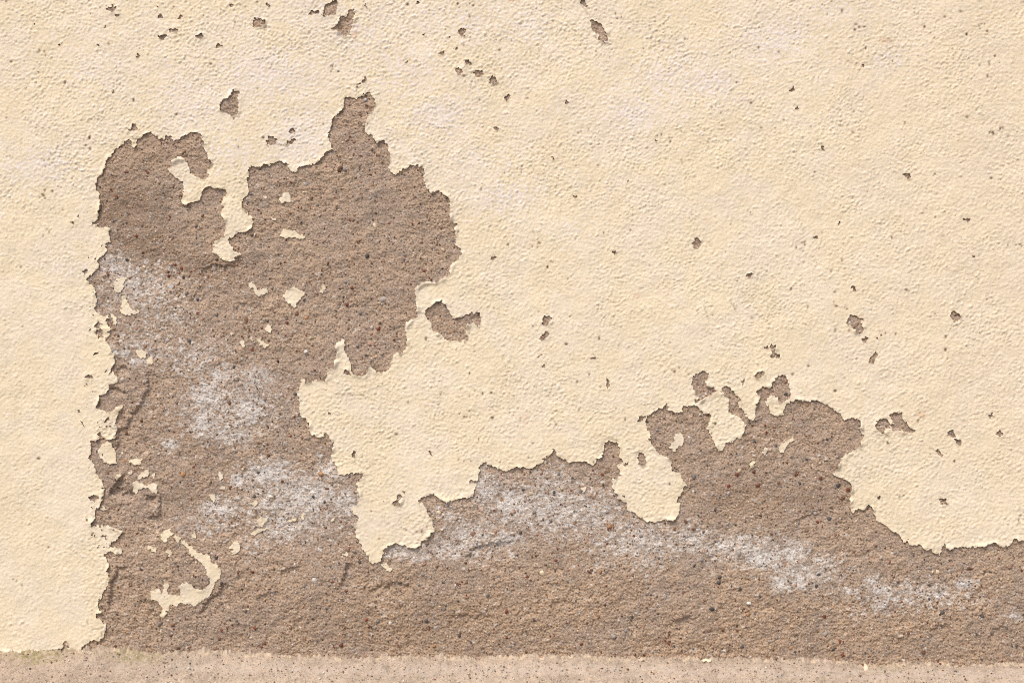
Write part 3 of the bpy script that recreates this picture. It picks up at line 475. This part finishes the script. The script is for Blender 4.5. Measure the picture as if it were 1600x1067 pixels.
# ---- paint: outline cut by marching squares, one mesh per separate piece
def build_paint():
    xs = axis(-900, -24, 1626, 2500, 1.55); ys = axis(-500, -18, 1024, 1060, 1.55)
    X, Y = np.meshgrid(xs, ys); ny, nx = X.shape
    P = phi_paint(X, Y); P[np.abs(P) < 1e-4] = 1e-4
    inside = P > 0
    # connected pieces
    lab = np.zeros((ny, nx), np.int32); flat = inside.ravel().tolist(); labf = [0] * (ny * nx); n = 0
    for s in range(ny * nx):
        if not flat[s] or labf[s]: continue
        n += 1; stack = [s]; labf[s] = n
        while stack:
            k = stack.pop(); cx = k % nx
            if cx and flat[k - 1] and not labf[k - 1]: labf[k - 1] = n; stack.append(k - 1)
            if cx < nx - 1 and flat[k + 1] and not labf[k + 1]: labf[k + 1] = n; stack.append(k + 1)
            if k >= nx and flat[k - nx] and not labf[k - nx]: labf[k - nx] = n; stack.append(k - nx)
            if k < (ny - 1) * nx and flat[k + nx] and not labf[k + nx]: labf[k + nx] = n; stack.append(k + nx)
    lab = np.array(labf, np.int32).reshape(ny, nx)
    NG = ny * nx
    gid = np.arange(NG, dtype=np.int64).reshape(ny, nx)
    hid = NG + gid            # crossing on the edge (j,i)-(j,i+1)
    vid = 2 * NG + gid        # crossing on the edge (j,i)-(j+1,i)
    th = P[:, :-1] / (P[:, :-1] - P[:, 1:] + 1e-12); tv = P[:-1] / (P[:-1] - P[1:] + 1e-12)
    VX = np.zeros(3 * NG, np.float32); VY = np.zeros(3 * NG, np.float32)
    VX[:NG] = X.ravel(); VY[:NG] = Y.ravel()
    hx = X.copy(); hx[:, :-1] = X[:, :-1] + np.clip(th, 0.02, 0.98) * (X[:, 1:] - X[:, :-1])
    vy = Y.copy(); vy[:-1] = Y[:-1] + np.clip(tv, 0.02, 0.98) * (Y[1:] - Y[:-1])
    VX[NG:2*NG] = hx.ravel(); VY[NG:2*NG] = Y.ravel(); VX[2*NG:] = X.ravel(); VY[2*NG:] = vy.ravel()
    # cell corners seen from the front, anticlockwise: bottom-left, bottom-right, top-right, top-left
    C = [gid[1:, :-1], gid[1:, 1:], gid[:-1, 1:], gid[:-1, :-1]]
    E = [hid[1:, :-1], vid[:-1, 1:], hid[:-1, :-1], vid[:-1, :-1]]
    I = [inside[1:, :-1], inside[1:, 1:], inside[:-1, 1:], inside[:-1, :-1]]
    Lb = np.maximum.reduce([lab[1:, :-1], lab[1:, 1:], lab[:-1, 1:], lab[:-1, :-1]])
    code = sum((I[k].astype(np.int8) << k) for k in range(4))
    polys = []; rims = []                              # (array of ids, labels)
    for cs in range(1, 16):
        m = code == cs
        if not m.any(): continue
        seq = []
        for k in range(4):
            a = cs >> k & 1; nb = cs >> ((k + 1) % 4) & 1
            if a: seq.append(('c', k))
            if a != nb: seq.append(('e', k))
        ids = np.stack([(C if t == 'c' else E)[k][m] for t, k in seq], -1)
        polys.append((ids, Lb[m]))
        L = len(seq)
        for q in range(L):
            (t0, k0), (t1, k1) = seq[q], seq[(q + 1) % L]
            if t0 == 'e' and t1 == 'e' and (cs >> ((k0 + 1) % 4) & 1) == 0:
                rims.append((np.stack([ids[:, q], ids[:, (q + 1) % L]], -1), Lb[m]))
    counts = np.bincount(lab.ravel()); main_lab = int(np.argmax(counts[1:]) + 1)
    R = np.concatenate([r[0] for r in rims]); RL = np.concatenate([r[1] for r in rims])
    pieces = 0
    for lb in range(1, n + 1):
        if counts[lb] < 4: continue
        sel = [(ids[l == lb], ids.shape[1]) for ids, l in polys]
        sel = [s for s in sel if len(s[0])]
        loops = np.concatenate([s[0].ravel() for s in sel]); totals = np.concatenate([np.full(len(s[0]), s[1]) for s in sel])
        rim = R[RL == lb]
        used, inv = np.unique(loops, return_inverse=True)
        x = VX[used]; y = VY[used]
        flake = lb != main_lab
        coarse = sample_coarse(x, y)
        near = sample_bare(NEAR, x, y, 2.0)
        amp = 0.50 + 0.10 * sstep(420, 120, y) * sstep(1400, 700, x) + 0.10 * np.clip(sample_wrap(N_TINT, x, y), -1, 1)
        amp = amp * (1 - 0.30 * sstep(170, 90, x) * sstep(300, 420, y))
        amp = amp * np.clip(1 + 0.20 * sample_wrap(N_TINT2, x + 1500, y + 100) + 0.15 * sample_wrap(N_TINT, x + 300, y + 900), 0.35, 1.8)
        pn = sample_wrap(N_PAINT, x, y); fn = sample_wrap(N_PFINE, x, y)
        q = np.sqrt(np.maximum(pn + 0.5, 0) ** 2 + 0.06) - 0.75; rel = 0.75 * q + 0.25 * pn
        lf = sample_wrap(N_LIFT, x, y)
        lift = sstep(0.10, 0.42, near) * (np.clip(lf + 0.35, 0, 2.2) + 1.2 * np.clip(lf - 0.9, 0, 1.6))
        edge = sstep(0.02, 0.30, near) if not flake else 1.0
        base = coarse * (0.45 + 0.55 * edge) + (1.3 if flake else 2.2)
        top = base + (0.5 if flake else 1.0) * amp * (0.80 * rel + 0.30 * fn) + (0.35 if flake else 0.85) * lift
        if not flake:   # the coat bulges over lumps in the render
            top += 0.12 * sample_wrap(N_MID, x + 60, y + 20) + 0.18 * np.clip(sample_wrap(N_LUMP, x + 900, y + 300) - 0.2, 0, 2)
        sp = sample_s(SPECK, x, y) * (0.0 if flake else 1.0)
        top = np.maximum(top, sample_s(RELIEF, x, y) + 0.35) - 1.1 * sp
        col = paint_colour(x, y, pn)
        sk = np.clip(sp * 1.15, 0, 0.95)[:, None]
        col = col * (1 - sk) + np.array([0.14, 0.075, 0.04], np.float32) * sk
        co = np.stack([(x - 800) / 1000, -top / 1000, (1067 - y) / 1000 + GROUND], -1)
        # broken edge of the coat: a separate strip, so its edge stays sharp
        a = np.searchsorted(used, rim[:, 0]); bb = np.searchsorted(used, rim[:, 1])
        nv = len(co)
        ra = co[a]; rb = co[bb]
        th = (1.0 if flake else 1.7) / 1000
        back_a = ra.copy(); back_a[:, 1] += th; back_b = rb.copy(); back_b[:, 1] += th
        nr = len(rim)
        strip = np.concatenate([ra, rb, back_b, back_a])
        k = np.arange(nr) + nv
        sl = np.stack([k, k + 3 * nr, k + 2 * nr, k + nr], -1)
        edge_col = np.concatenate([col[a], col[bb], col[bb] * 0 + np.array([0.42, 0.31, 0.21], np.float32), col[a] * 0 + np.array([0.42, 0.31, 0.21], np.float32)])
        name = 'paint_flake' if flake else 'paint_coat'
        me = mesh_from_arrays(name, np.concatenate([co, strip]), np.concatenate([inv.ravel(), sl.ravel()]),
                              np.concatenate([totals, np.full(nr, 4)]), MAT_PAINT, np.concatenate([col, edge_col]))
        o = link(bpy.data.objects.new(name, me), wall)
        if not flake: o['label'] = 'cream masonry paint with a rough pimpled surface'
        pieces += 1
    print('paint pieces', pieces)
build_paint()

# ---- pebbles in the render
DK = (0.095, 0.086, 0.082); GY = (0.235, 0.21, 0.195); LG = (0.46, 0.41, 0.38); RD = (0.20, 0.062, 0.036); BR = (0.18, 0.095, 0.055)
OR = (0.40, 0.225, 0.115); CR = (0.64, 0.52, 0.36); WH = (0.66, 0.62, 0.58); PK = (0.40, 0.24, 0.17)
PEBBLES = [(186.6,292,4.5,DK),(182.5,307.5,5,RD),(231,270,3,RD),(196,270,3.5,RD),(586,353,5.5,CR),(573,400,5,DK),(527,324,3.5,DK),(532,265,6,BR),(539,264,4.5,GY),(392,303,5,GY),(386,317,4.5,GY),(477,288,4,LG),(470,347,3.5,GY),(547,248,4,CR),(563,244,3.5,BR),(546,344,3,RD),(485,310,4,BR),(582.5,289,4.5,OR),(587,306,4.5,GY),(338,406,5,DK),(306.5,354,4,DK),(512,411,4,BR),(644,350,3.5,RD),(627,376,4,GY),(632,398,4.5,GY),(637,409,3.5,GY),(560,377,3.5,BR),(546.5,416,4.5,BR),(663,423,4.5,RD),(642,444,3,RD),(598.5,468,6,LG),(542,477,4,RD),(568,451,4.5,GY),(692,390,4,CR),(581,374,5,LG),(479,497,4,OR),(449,503,4.5,RD),(434,520,4.5,DK),(593,505,3.5,DK),(591,514,4.5,RD),(577,538,4.5,PK),(580,522,4,PK),(558,541,4.5,GY),(580,563,4.5,GY),(572.5,555,4,DK),(478,550,4,WH),(462,615,4.5,DK),(501,583,3.5,RD),(178,346,5,DK),(197.5,406,4.5,DK),(204,406,3.5,CR),(274,414,3.2,RD),(283,420,4,RD),(263,425,3.2,RD),(264,431,3.5,RD),(281,427,2.8,RD),(287,433,3.5,DK),(295,433,3.5,GY),(325.6,434,3.5,RD),(311,448,4,BR),(225,417,4.5,CR),(231,368,4,CR),(214,369,3,RD),(307,372.5,3.2,DK),(291.6,458,4.5,GY),(308,468,3.5,DK),(309,490,3.5,RD),(384,500,5.5,BR),(339,492,4.5,GY),(296,534,5.5,DK),(394,546,5.5,RD),(365,573,4,DK),(359,630,6,BR),(347.5,650,4.5,PK),(271.6,676,3.5,RD),(263.5,672.5,3.5,DK),(286.6,741,6,OR),(395,751,3.5,DK),(196.6,676,4.5,BR),(195,720,4.5,OR),(501,741,6,OR),(404,737.5,3.8,DK),(441,751,4,BR),(429,776.5,3.5,DK),(507,784,3.5,DK),(517,780,3.2,DK),(361,762,4,BR),(418,667,3.5,DK),(404,692,3.5,BR),(413,697,3.5,DK),(338,870,5.5,DK),(220,889,4.5,DK),(253,906,4,GY),(394,894,4.5,RD),(372,893,5,BR),(346,910,4.2,DK),(250,975,4.5,GY),(290,966.5,3.5,RD),(269,976,5,BR),(342,999,5,BR),(562,878,4.8,DK),(516,883,4.5,GY),(461,882,4.5,WH),(468,878,4.5,PK),(492,907,6,WH),(504,947,5.5,RD),(510,950,4,GY),(540,923,4,RD),(572,968,4.5,RD),(586,980,4.5,GY),(533,1008.6,5,RD),(522,1011,4.5,RD),(398,981,4.2,RD),(346,985,4.5,RD),(355,981,4.2,BR),(409,1010,4,RD),(414,1005,4.2,RD),(436,908,4,BR),(384,955,3.2,DK),(717,912.6,4.2,RD),(711,914,3.5,WH),(692,910.5,3.8,DK),(739,906,4.2,DK),(848,895,6.5,CR),(869,875,4.2,RD),(832,868,4,BR),(728,933.5,5.5,PK),(792,955,4,RD),(694,951,5,GY),(667,969,5,DK),(670,984,3.5,RD),(718,993,4.2,DK),(860,993.5,3.5,RD),(792,994.5,3.5,RD),(834,968,3.5,DK),(799,1010,4.5,GY),(678,1010,4.5,OR),(761,929,4,GY),(681.6,979.5,5,LG),(663,882,5.5,PK),(1156,919.5,4.2,DK),(1125,901,4.2,DK),(1124,911,4.5,DK),(1143,915,3.2,DK),(1187,931,3,DK),(1038,933,7,LG),(993,957,5.5,LG),(958,993,6,LG),(1112,951,4.2,DK),(1161.6,951,3.2,BR),(1160,1008.6,4.5,DK),(1045,1005,4.5,RD),(935,964.5,5,BR),(1085.6,884,5,DK),(938,892,6,OR),(920,893,5.5,BR),(973,902,3.8,DK),(1168,959,4.2,OR),(908,1006,3.8,RD),(1170,942,4,WH),(1275,914,4.8,DK),(1279.5,897,4.2,DK),(1226,883,4.5,OR),(1287.5,962,5.2,RD),(1312,1001,4.5,RD),(1317.5,1022.5,4.5,RD),(1442.5,1018,5,BR),(1534,1029.5,3.2,DK),(1524,989.5,4,DK),(1473,957,5,DK),(1419,988,4.2,BR),(1449,972,3.2,BR),(1464.5,893,4.8,CR),(1457,893,3.5,CR),(1514,888,5.5,BR),(1236,1012,4.5,OR),(1243,1018,3.8,DK),(1556,946,4.5,GY),(1535,961,5,DK),(1289,989.5,4.5,LG),(1596,891,3.8,RD),(1534,914.5,4.2,RD),(1581,1009.5,3.5,DK),(1589,1008,3.5,DK),(1297,810,6.5,DK),(1189,805,3.8,BR),(1278,815.6,4.8,RD),(1183,759,5,RD),(1138,759.4,4.2,RD),(1084,768,3.8,WH),(1138,770,4.5,LG),(1112.5,772,4.5,LG),(1117,796,3.8,DK),(1099,831.6,4.5,BR),(1153,863,7.5,LG),(1214,884.6,6.5,WH),(1204,835,4.5,BR),(1186.6,904,3.8,BR),(1056.6,732.5,3.6,DK),(1085,744,6.5,GY),(1178,737,4.2,RD),(1152,742,5,RD),(1155,734,5.5,CR),(1076,683,4.2,WH),(1106,649,4,RD),(1196,664,3.2,RD),(1292,686,3.8,DK),(1212,695,4.8,GY),(1207,686,3.2,CR),(1247,740,6.5,RD),(1291,720,3,DK),(1282,747.6,4.2,RD),(1309,758,5.8,DK),(1325.6,765,3.8,RD),(1216,755,4,BR),(1314,779,4,BR),(1280,711,4.2,WH),(782.5,780,5.5,OR),(775,830,5.5,OR),(953,820.6,6,OR),(894.6,747.5,4,DK),(872.5,740,4,GY),(835,801,5.5,GY),(831,771,5,CR),(866,770,4.2,DK),(813,831,3.8,DK),(897,816.6,4,OR),(991,836.6,3.5,RD),(942,757,3.5,BR),(941,741,3.5,RD),(857.5,805.6,5,PK),(837,834.7,6,PK),(958,712,3,RD),(856,746.6,4.2,BR),(532,858,3.5,WH),(544,856,6.5,PK),(686.6,800.6,5.5,CR),(732.5,890.6,4.2,BR),(739,834,6,PK)]

def pebble_meshes():
    out = []
    for s in range(7):
        r = np.random.default_rng(40 + s)
        nlon, rings = 8, 3
        v = []; f = []
        k = r.normal(0, 1, (5, 3)); k /= np.linalg.norm(k, axis=1)[:, None]; cut = r.uniform(0.5, 0.85, 5)
        def put(d):
            d = np.array(d); q = 1.05 + r.normal(0, 0.09)
            for kk, cc in zip(k, cut):
                dp = d @ kk
                if dp * q > cc: q = cc / dp          # broken facets
            v.append(tuple(d * q))
        put((0, -1, 0))
        for j in range(1, rings + 1):
            th = math.pi * j / (rings + 1)
            for i in range(nlon):
                a = 2 * math.pi * (i + 0.5 * (j % 2)) / nlon
                put((math.sin(th) * math.cos(a), -math.cos(th), math.sin(th) * math.sin(a)))
        put((0, 1, 0))
        for i in range(nlon): f.append((0, 1 + i, 1 + (i + 1) % nlon))
        for j in range(rings - 1):
            for i in range(nlon):
                a, b2 = 1 + j * nlon + i, 1 + j * nlon + (i + 1) % nlon
                f.append((a, a + nlon, b2 + nlon, b2))
        last = len(v) - 1; o = 1 + (rings - 1) * nlon
        for i in range(nlon): f.append((last, o + (i + 1) % nlon, o + i))
        me = bpy.data.meshes.new('pebble'); me.from_pydata(v, [], f); me.update()
        me.polygons.foreach_set('use_smooth', [True] * len(me.polygons)); me.materials.append(MAT_PEBBLE)
        out.append(me)
    return out
PM = pebble_meshes()

def bare_at(x, y):
    return phi_paint(np.array([x], np.float32), np.array([y], np.float32))[0] < -0.25
rp = random.Random(3)
def put_pebble(x, y, r, col):
    o = bpy.data.objects.new('pebble', PM[rp.randrange(len(PM))])
    hs = sample_s(RELIEF, np.array([x, x + r * .5, x - r * .5, x, x]), np.array([y, y, y, y + r * .5, y - r * .5])).max()
    s = r * 0.98 / 1000
    e = rp.uniform(0.55, 0.95)
    o.scale = (s, s * rp.uniform(0.5, 0.8), s * e)
    o.location = (WX(x), -(hs - 0.34 * r) / 1000, WZ(y))
    o.rotation_euler = (rp.uniform(-.3, .3), rp.uniform(0, 6.28), rp.uniform(-.3, .3))
    k = rp.uniform(0.8, 1.25)
    o.color = (min(col[0] * k, .9), min(col[1] * k, .9), min(col[2] * k, .9), 1)
    link(o, render_coat)
n_peb = 0
for x, y, r, c in PEBBLES:
    if n_peb < 300: put_pebble(x, y, r, c); n_peb += 1
tries = 0
PALETTE = [DK, DK, GY, GY, LG, RD, RD, BR, BR, OR, CR, WH, PK, PK]
while n_peb < 300 and tries < 5000:
    tries += 1
    x = rp.uniform(140, 1600); y = rp.uniform(200, 1010)
    if not bare_at(x, y): continue
    if min((x - p[0]) ** 2 + (y - p[1]) ** 2 for p in PEBBLES) < 150: continue
    put_pebble(x, y, rp.uniform(2.8, 4.2), rp.choice(PALETTE)); n_peb += 1

# ---- coarse sand too small and too many to pick apart
def build_grains():
    r = np.random.default_rng(21)
    n = 34000
    x = r.uniform(135, 1720, n).astype(np.float32); y = r.uniform(140, 1040, n).astype(np.float32)
    ok = phi_paint(x, y) < -0.3
    x, y = x[ok], y[ok]; n = len(x)
    rad = (0.65 + 1.7 * r.random(n) ** 2.6).astype(np.float32)
    pal = np.array([DK, GY, RD, BR, BR, (.10,.06,.035), (.28,.17,.11), (.28,.17,.11), (.36,.25,.17), (.36,.25,.17), OR, (.44,.34,.26), LG, (.52,.40,.29), CR, PK], np.float32)
    col = pal[r.integers(0, len(pal), n)] * r.uniform(0.75, 1.25, (n, 1))
    nb = 900                                    # the larger, duller stones among the grit
    rad[:nb] = r.uniform(1.8, 3.6, nb)
    dull = np.array([GY, GY, (.34, .27, .22), (.34, .27, .22), (.42, .33, .26), LG, (.50, .40, .31), PK, BR, (.24, .15, .10)], np.float32)
    col[:nb] = dull[r.integers(0, len(dull), nb)] * r.uniform(0.85, 1.15, (nb, 1))
    g = (1 + 5 ** .5) / 2
    iv = np.array([(-1,g,0),(1,g,0),(-1,-g,0),(1,-g,0),(0,-1,g),(0,1,g),(0,-1,-g),(0,1,-g),(g,0,-1),(g,0,1),(-g,0,-1),(-g,0,1)], np.float32) / math.sqrt(1 + g * g)
    fi = np.array([(0,11,5),(0,5,1),(0,1,7),(0,7,10),(0,10,11),(1,5,9),(5,11,4),(11,10,2),(10,7,6),(7,1,8),(3,9,4),(3,4,2),(3,2,6),(3,6,8),(3,8,9),(4,9,5),(2,4,11),(6,2,10),(8,6,7),(9,8,1)])
    v = iv[None] * r.uniform(0.75, 1.25, (n, 12, 1)).astype(np.float32)
    v = v * rad[:, None, None] * np.array([1, .8, 1], np.float32) * r.uniform(0.8, 1.2, (n, 1, 3)).astype(np.float32)
    h = sample_s(RELIEF, x, y) - np.where(rad > 1.8, 0.42, 0.1) * rad
    v += np.stack([x - 800, -h, 1067 - y + GROUND * 1000], -1)[:, None, :]
    v /= 1000
    loops = (fi[None] + (np.arange(n) * 12)[:, None, None]).ravel()
    me = mesh_from_arrays('sand_grain', v.reshape(-1, 3), loops, np.full(n * 20, 3), MAT_GRAIN, np.repeat(col, 12, axis=0))
    o = link(bpy.data.objects.new('sand_grain', me), render_coat); o['kind'] = 'stuff'
    print('grains', n)
build_grains()

# ------------------------------------------------------------------ ledge along the foot of the wall
LX = np.array([-900,-100,0,60,110,150,200,250,300,350,400,450,500,560,620,700,760,820,900,980,1060,1100,1200,1280,1340,1380,1440,1500,1560,1600,1700,2500], float)
LY = np.array([1011,1011,1011,1014,1013,1008,1013,1018,1014,1018,1020,1022,1024,1027,1024,1024,1026,1021,1021,1027,1026,1027,1029,1030,1037,1038,1035,1039,1037,1036,1037,1037], float)
def build_ledge():
    xs = axis(-900, -30, 1630, 2500, 1.5)
    # profile: (drop below the ledge line, reach out from the wall)
    prof = [(-7, -9), (-3, -4), (0, 0)]
    for t in np.arange(0.025, 1.0001, 0.025): prof.append((3 + 30 * t ** 1.2, 2 + 40 * t ** 0.9))
    for a in np.arange(0.12, 1.0001, 0.11): prof.append((33 + 7 * (1 - math.cos(a * math.pi / 2)), 42 + 5 * math.sin(a * math.pi / 2)))
    for d in np.arange(41.5, 62, 1.5): prof.append((d, 47))
    for d in np.arange(70, 345, 12): prof.append((d, 47))
    prof = np.array(prof, np.float32)
    ly = np.interp(xs, LX, LY).astype(np.float32)
    X = np.repeat(xs[None], len(prof), 0)
    D = np.repeat(prof[:, 0][:, None], len(xs), 1); Hh = np.repeat(prof[:, 1][:, None], len(xs), 1)
    f = np.exp(-np.clip(D, 0, None) / 26)                          # the foot line wanders, the nose runs straight
    jag = 1.7 * sample_wrap(N_WARPX, X, D * 2.5 + 40) * np.exp(-np.clip(D, 0, None) / 5) + 1.1 * sample_wrap(N_MID, X * 1.7, D + 90)
    base = ly[None] * f + 1024.0 * (1 - f)
    Yp = base + D + jag * f
    S = D * 0.8 + Hh                                              # arc length, for the texture
    rg = 0.30 * sample_wrap(N_GRAIN, X, S + 300) + 0.5 * sample_wrap(N_LUMP, X, S + 500) + 0.35 * sample_wrap(N_MID, X, S + 800) + 0.18 * sample_wrap(N_SAND, X, S)
    nose = np.exp(-((D - 38) / 7) ** 2)
    rg = rg - 2.2 * nose * np.clip(sample_wrap(N_MID, X + 500, X * 0 + 400) - 0.6, 0, 2)   # chipped arris
    H2 = Hh + rg * 0.8; Yp = Yp - rg * 0.6
    Yp[-1] = 1367.0 + 3
    c = np.array([0.425, 0.335, 0.255], np.float32) * (1 + 0.07 * sample_wrap(N_TINT, X, S) + 0.06 * sample_wrap(N_TINT2, X, S) + 0.15 * sample_wrap(N_GRAIN, X, S + 50) + 0.14 * sample_wrap(N_SAND, X, S + 900))[..., None]
    dg = sstep(1.25, 1.6, sample_wrap(N_SAND, X + 300, S + 20) * 0.5 + 0.8 * sample_wrap(N_PORE, X + 800, S + 200))[..., None]
    c = c * (1 - 0.65 * dg)
    pale = np.clip(np.exp(-((D - 17) / 7) ** 2) * (0.5 + 0.4 * sample_wrap(N_TINT2, X * 0.5, S + 700)) * sstep(-200, 600, X), 0, .6)[..., None]
    c = c * (1 - pale) + np.array([0.50, 0.415, 0.342], np.float32) * pale
    umber = np.clip(sstep(36, 44, D) * (0.5 + 0.35 * sample_wrap(N_TINT2, X, S)) + 0.25 * sstep(300, 0, X), 0, .7)[..., None]  # browner on the front face and towards the left end
    c = c * (1 - umber) + np.array([0.36, 0.265, 0.19], np.float32) * umber
    crumb = np.clip(np.exp(-((D - 2) / 2.6) ** 2) * sstep(0.5, 1.5, sample_wrap(N_TINT2, X + 90, S + 60) + 0.5 * sample_wrap(N_SALT, X, S)), 0, 1)[..., None] * .8
    c = c * (1 - crumb) + np.array([0.68, 0.55, 0.37], np.float32) * crumb
    moss = np.clip((np.exp(-((X - 60) / 45) ** 2) + .75 * np.exp(-((X - 215) / 40) ** 2) + .3 * np.exp(-((X - 1390) / 30) ** 2)) * np.exp(-((D - 6) / 7) ** 2) * (0.55 + 0.45 * sample_wrap(N_SALT, X, S + 40)), 0, .8)[..., None]
    c = c * (1 - moss) + np.array([0.25, 0.22, 0.085], np.float32) * moss
    co = np.stack([(X - 800) / 1000, -H2 / 1000, (1067 - Yp) / 1000 + GROUND], -1)
    ny, nx = X.shape; idx = np.arange(ny * nx).reshape(ny, nx)
    q = np.stack([idx[:-1, :-1], idx[1:, :-1], idx[1:, 1:], idx[:-1, 1:]], -1).reshape(-1, 4)
    me = mesh_from_arrays('ledge', co.reshape(-1, 3), q.ravel(), np.full(len(q), 4), MAT_LEDGE, c.reshape(-1, 3))
    o = link(bpy.data.objects.new('concrete_ledge', me))
    o['label'] = 'pale sandy concrete ledge along the foot of the wall, mossy at its left end'
    o['category'] = 'ledge'
    # grit on the ledge
    r = np.random.default_rng(77); n = 4800
    jj = r.integers(4, ny - 24, n); ii = r.integers(60, nx - 60, n)
    ctr = co[jj, ii]
    rad = (0.5 + 1.2 * r.random(n) ** 3.5) / 1000
    pal = np.array([DK, GY, GY, BR, (.22,.15,.10), RD, (.22, .15, .10), LG, (.50, .40, .31), (.50, .40, .31), WH, CR], np.float32)
    colr = pal[r.integers(0, len(pal), n)] * r.uniform(0.8, 1.2, (n, 1))
    ov = np.array([(1, 0, 0), (-1, 0, 0), (0, 1, 0), (0, -1, 0), (0, 0, 1), (0, 0, -1)], np.float32)
    of = np.array([(0, 2, 4), (2, 1, 4), (1, 3, 4), (3, 0, 4), (2, 0, 5), (1, 2, 5), (3, 1, 5), (0, 3, 5)])
    v = ov[None] * r.uniform(0.7, 1.3, (n, 6, 1)) * rad[:, None, None] * r.uniform(0.8, 1.5, (n, 1, 3)) + ctr[:, None, :]
    gm = mesh_from_arrays('sand_grain', v.reshape(-1, 3), (of[None] + (np.arange(n) * 6)[:, None, None]).ravel(), np.full(n * 8, 3), MAT_GRAIN, np.repeat(colr, 6, axis=0))
    go = link(bpy.data.objects.new('sand_grain', gm), o); go['kind'] = 'stuff'
    return co, xs
ledge_co, ledge_xs = build_ledge()

# paint chips that have dropped onto the ledge
def fallen_chip(px, row, outline, label, tilt):
    i = int(np.argmin(np.abs(ledge_xs - px))); c0 = ledge_co[row, i]
    rr = random.Random(px)
    n = len(outline)
    fr = [(u / 1000, -0.0009 + rr.uniform(-.0003, .0003), w / 1000) for u, w in outline]
    bk = [(u / 1000, 0.0006, w / 1000) for u, w in outline]
    faces = [tuple(range(n)), tuple(range(2 * n - 1, n - 1, -1))] + [(k, k + n, (k + 1) % n + n, (k + 1) % n) for k in range(n)]
    me = bpy.data.meshes.new('paint_chip'); me.from_pydata(fr + bk, [], faces); me.update()
    at = me.color_attributes.new('Col', 'FLOAT_COLOR', 'POINT')
    at.data.foreach_set('color', np.tile(np.array([0.78, 0.66, 0.48, 1], np.float32), 2 * n))
    me.materials.append(MAT_PAINT)
    o = link(bpy.data.objects.new('paint_chip', me)); o.location = (c0[0], c0[1] - 0.0012, c0[2] + 0.002); o.rotation_euler = tilt
    o['label'] = label; o['category'] = 'paint chip'; o['group'] = 'paint chips fallen on the ledge'
fallen_chip(1350, 8, [(-3, -6), (1, -7), (3, -3), (3.5, 1), (1.5, 5), (-0.5, 7), (-2, 3), (-3.5, 0)], 'small upright cream paint chip on the ledge, the rightmost of the two', (math.radians(-35), 0.1, 0.2))
fallen_chip(1103, 6, [(-8, -1), (-4, -3), (0, -1), (3, -4), (7, -2), (8, 2), (3, 1.5), (-1, 3), (-5, 1)], 'flat cream paint chip lying on the ledge, the leftmost of the two', (math.radians(-50), 0.0, -0.1))

# ------------------------------------------------------------------ pavement below, out of the frame
m_pav, nt, b = node_mat('pavement')
c = nt.nodes.new('ShaderNodeRGB'); c.outputs[0].default_value = (0.24, 0.21, 0.18, 1)
nt.links.new(scaled_colour(nt, c.outputs[0], ramp_val(nt, noise_node(nt, coords(nt), 14.0, 6.0), 0.75, 1.2)), b.inputs['Base Color'])
b.inputs['Roughness'].default_value = 0.95
pav = bpy.data.meshes.new('pavement')
pav.from_pydata([(-60, -60, 0), (60, -60, 0), (60, -0.03, 0), (-60, -0.03, 0)], [], [(0, 1, 2, 3)]); pav.update(); pav.materials.append(m_pav)
po = link(bpy.data.objects.new('pavement', pav)); po['kind'] = 'structure'
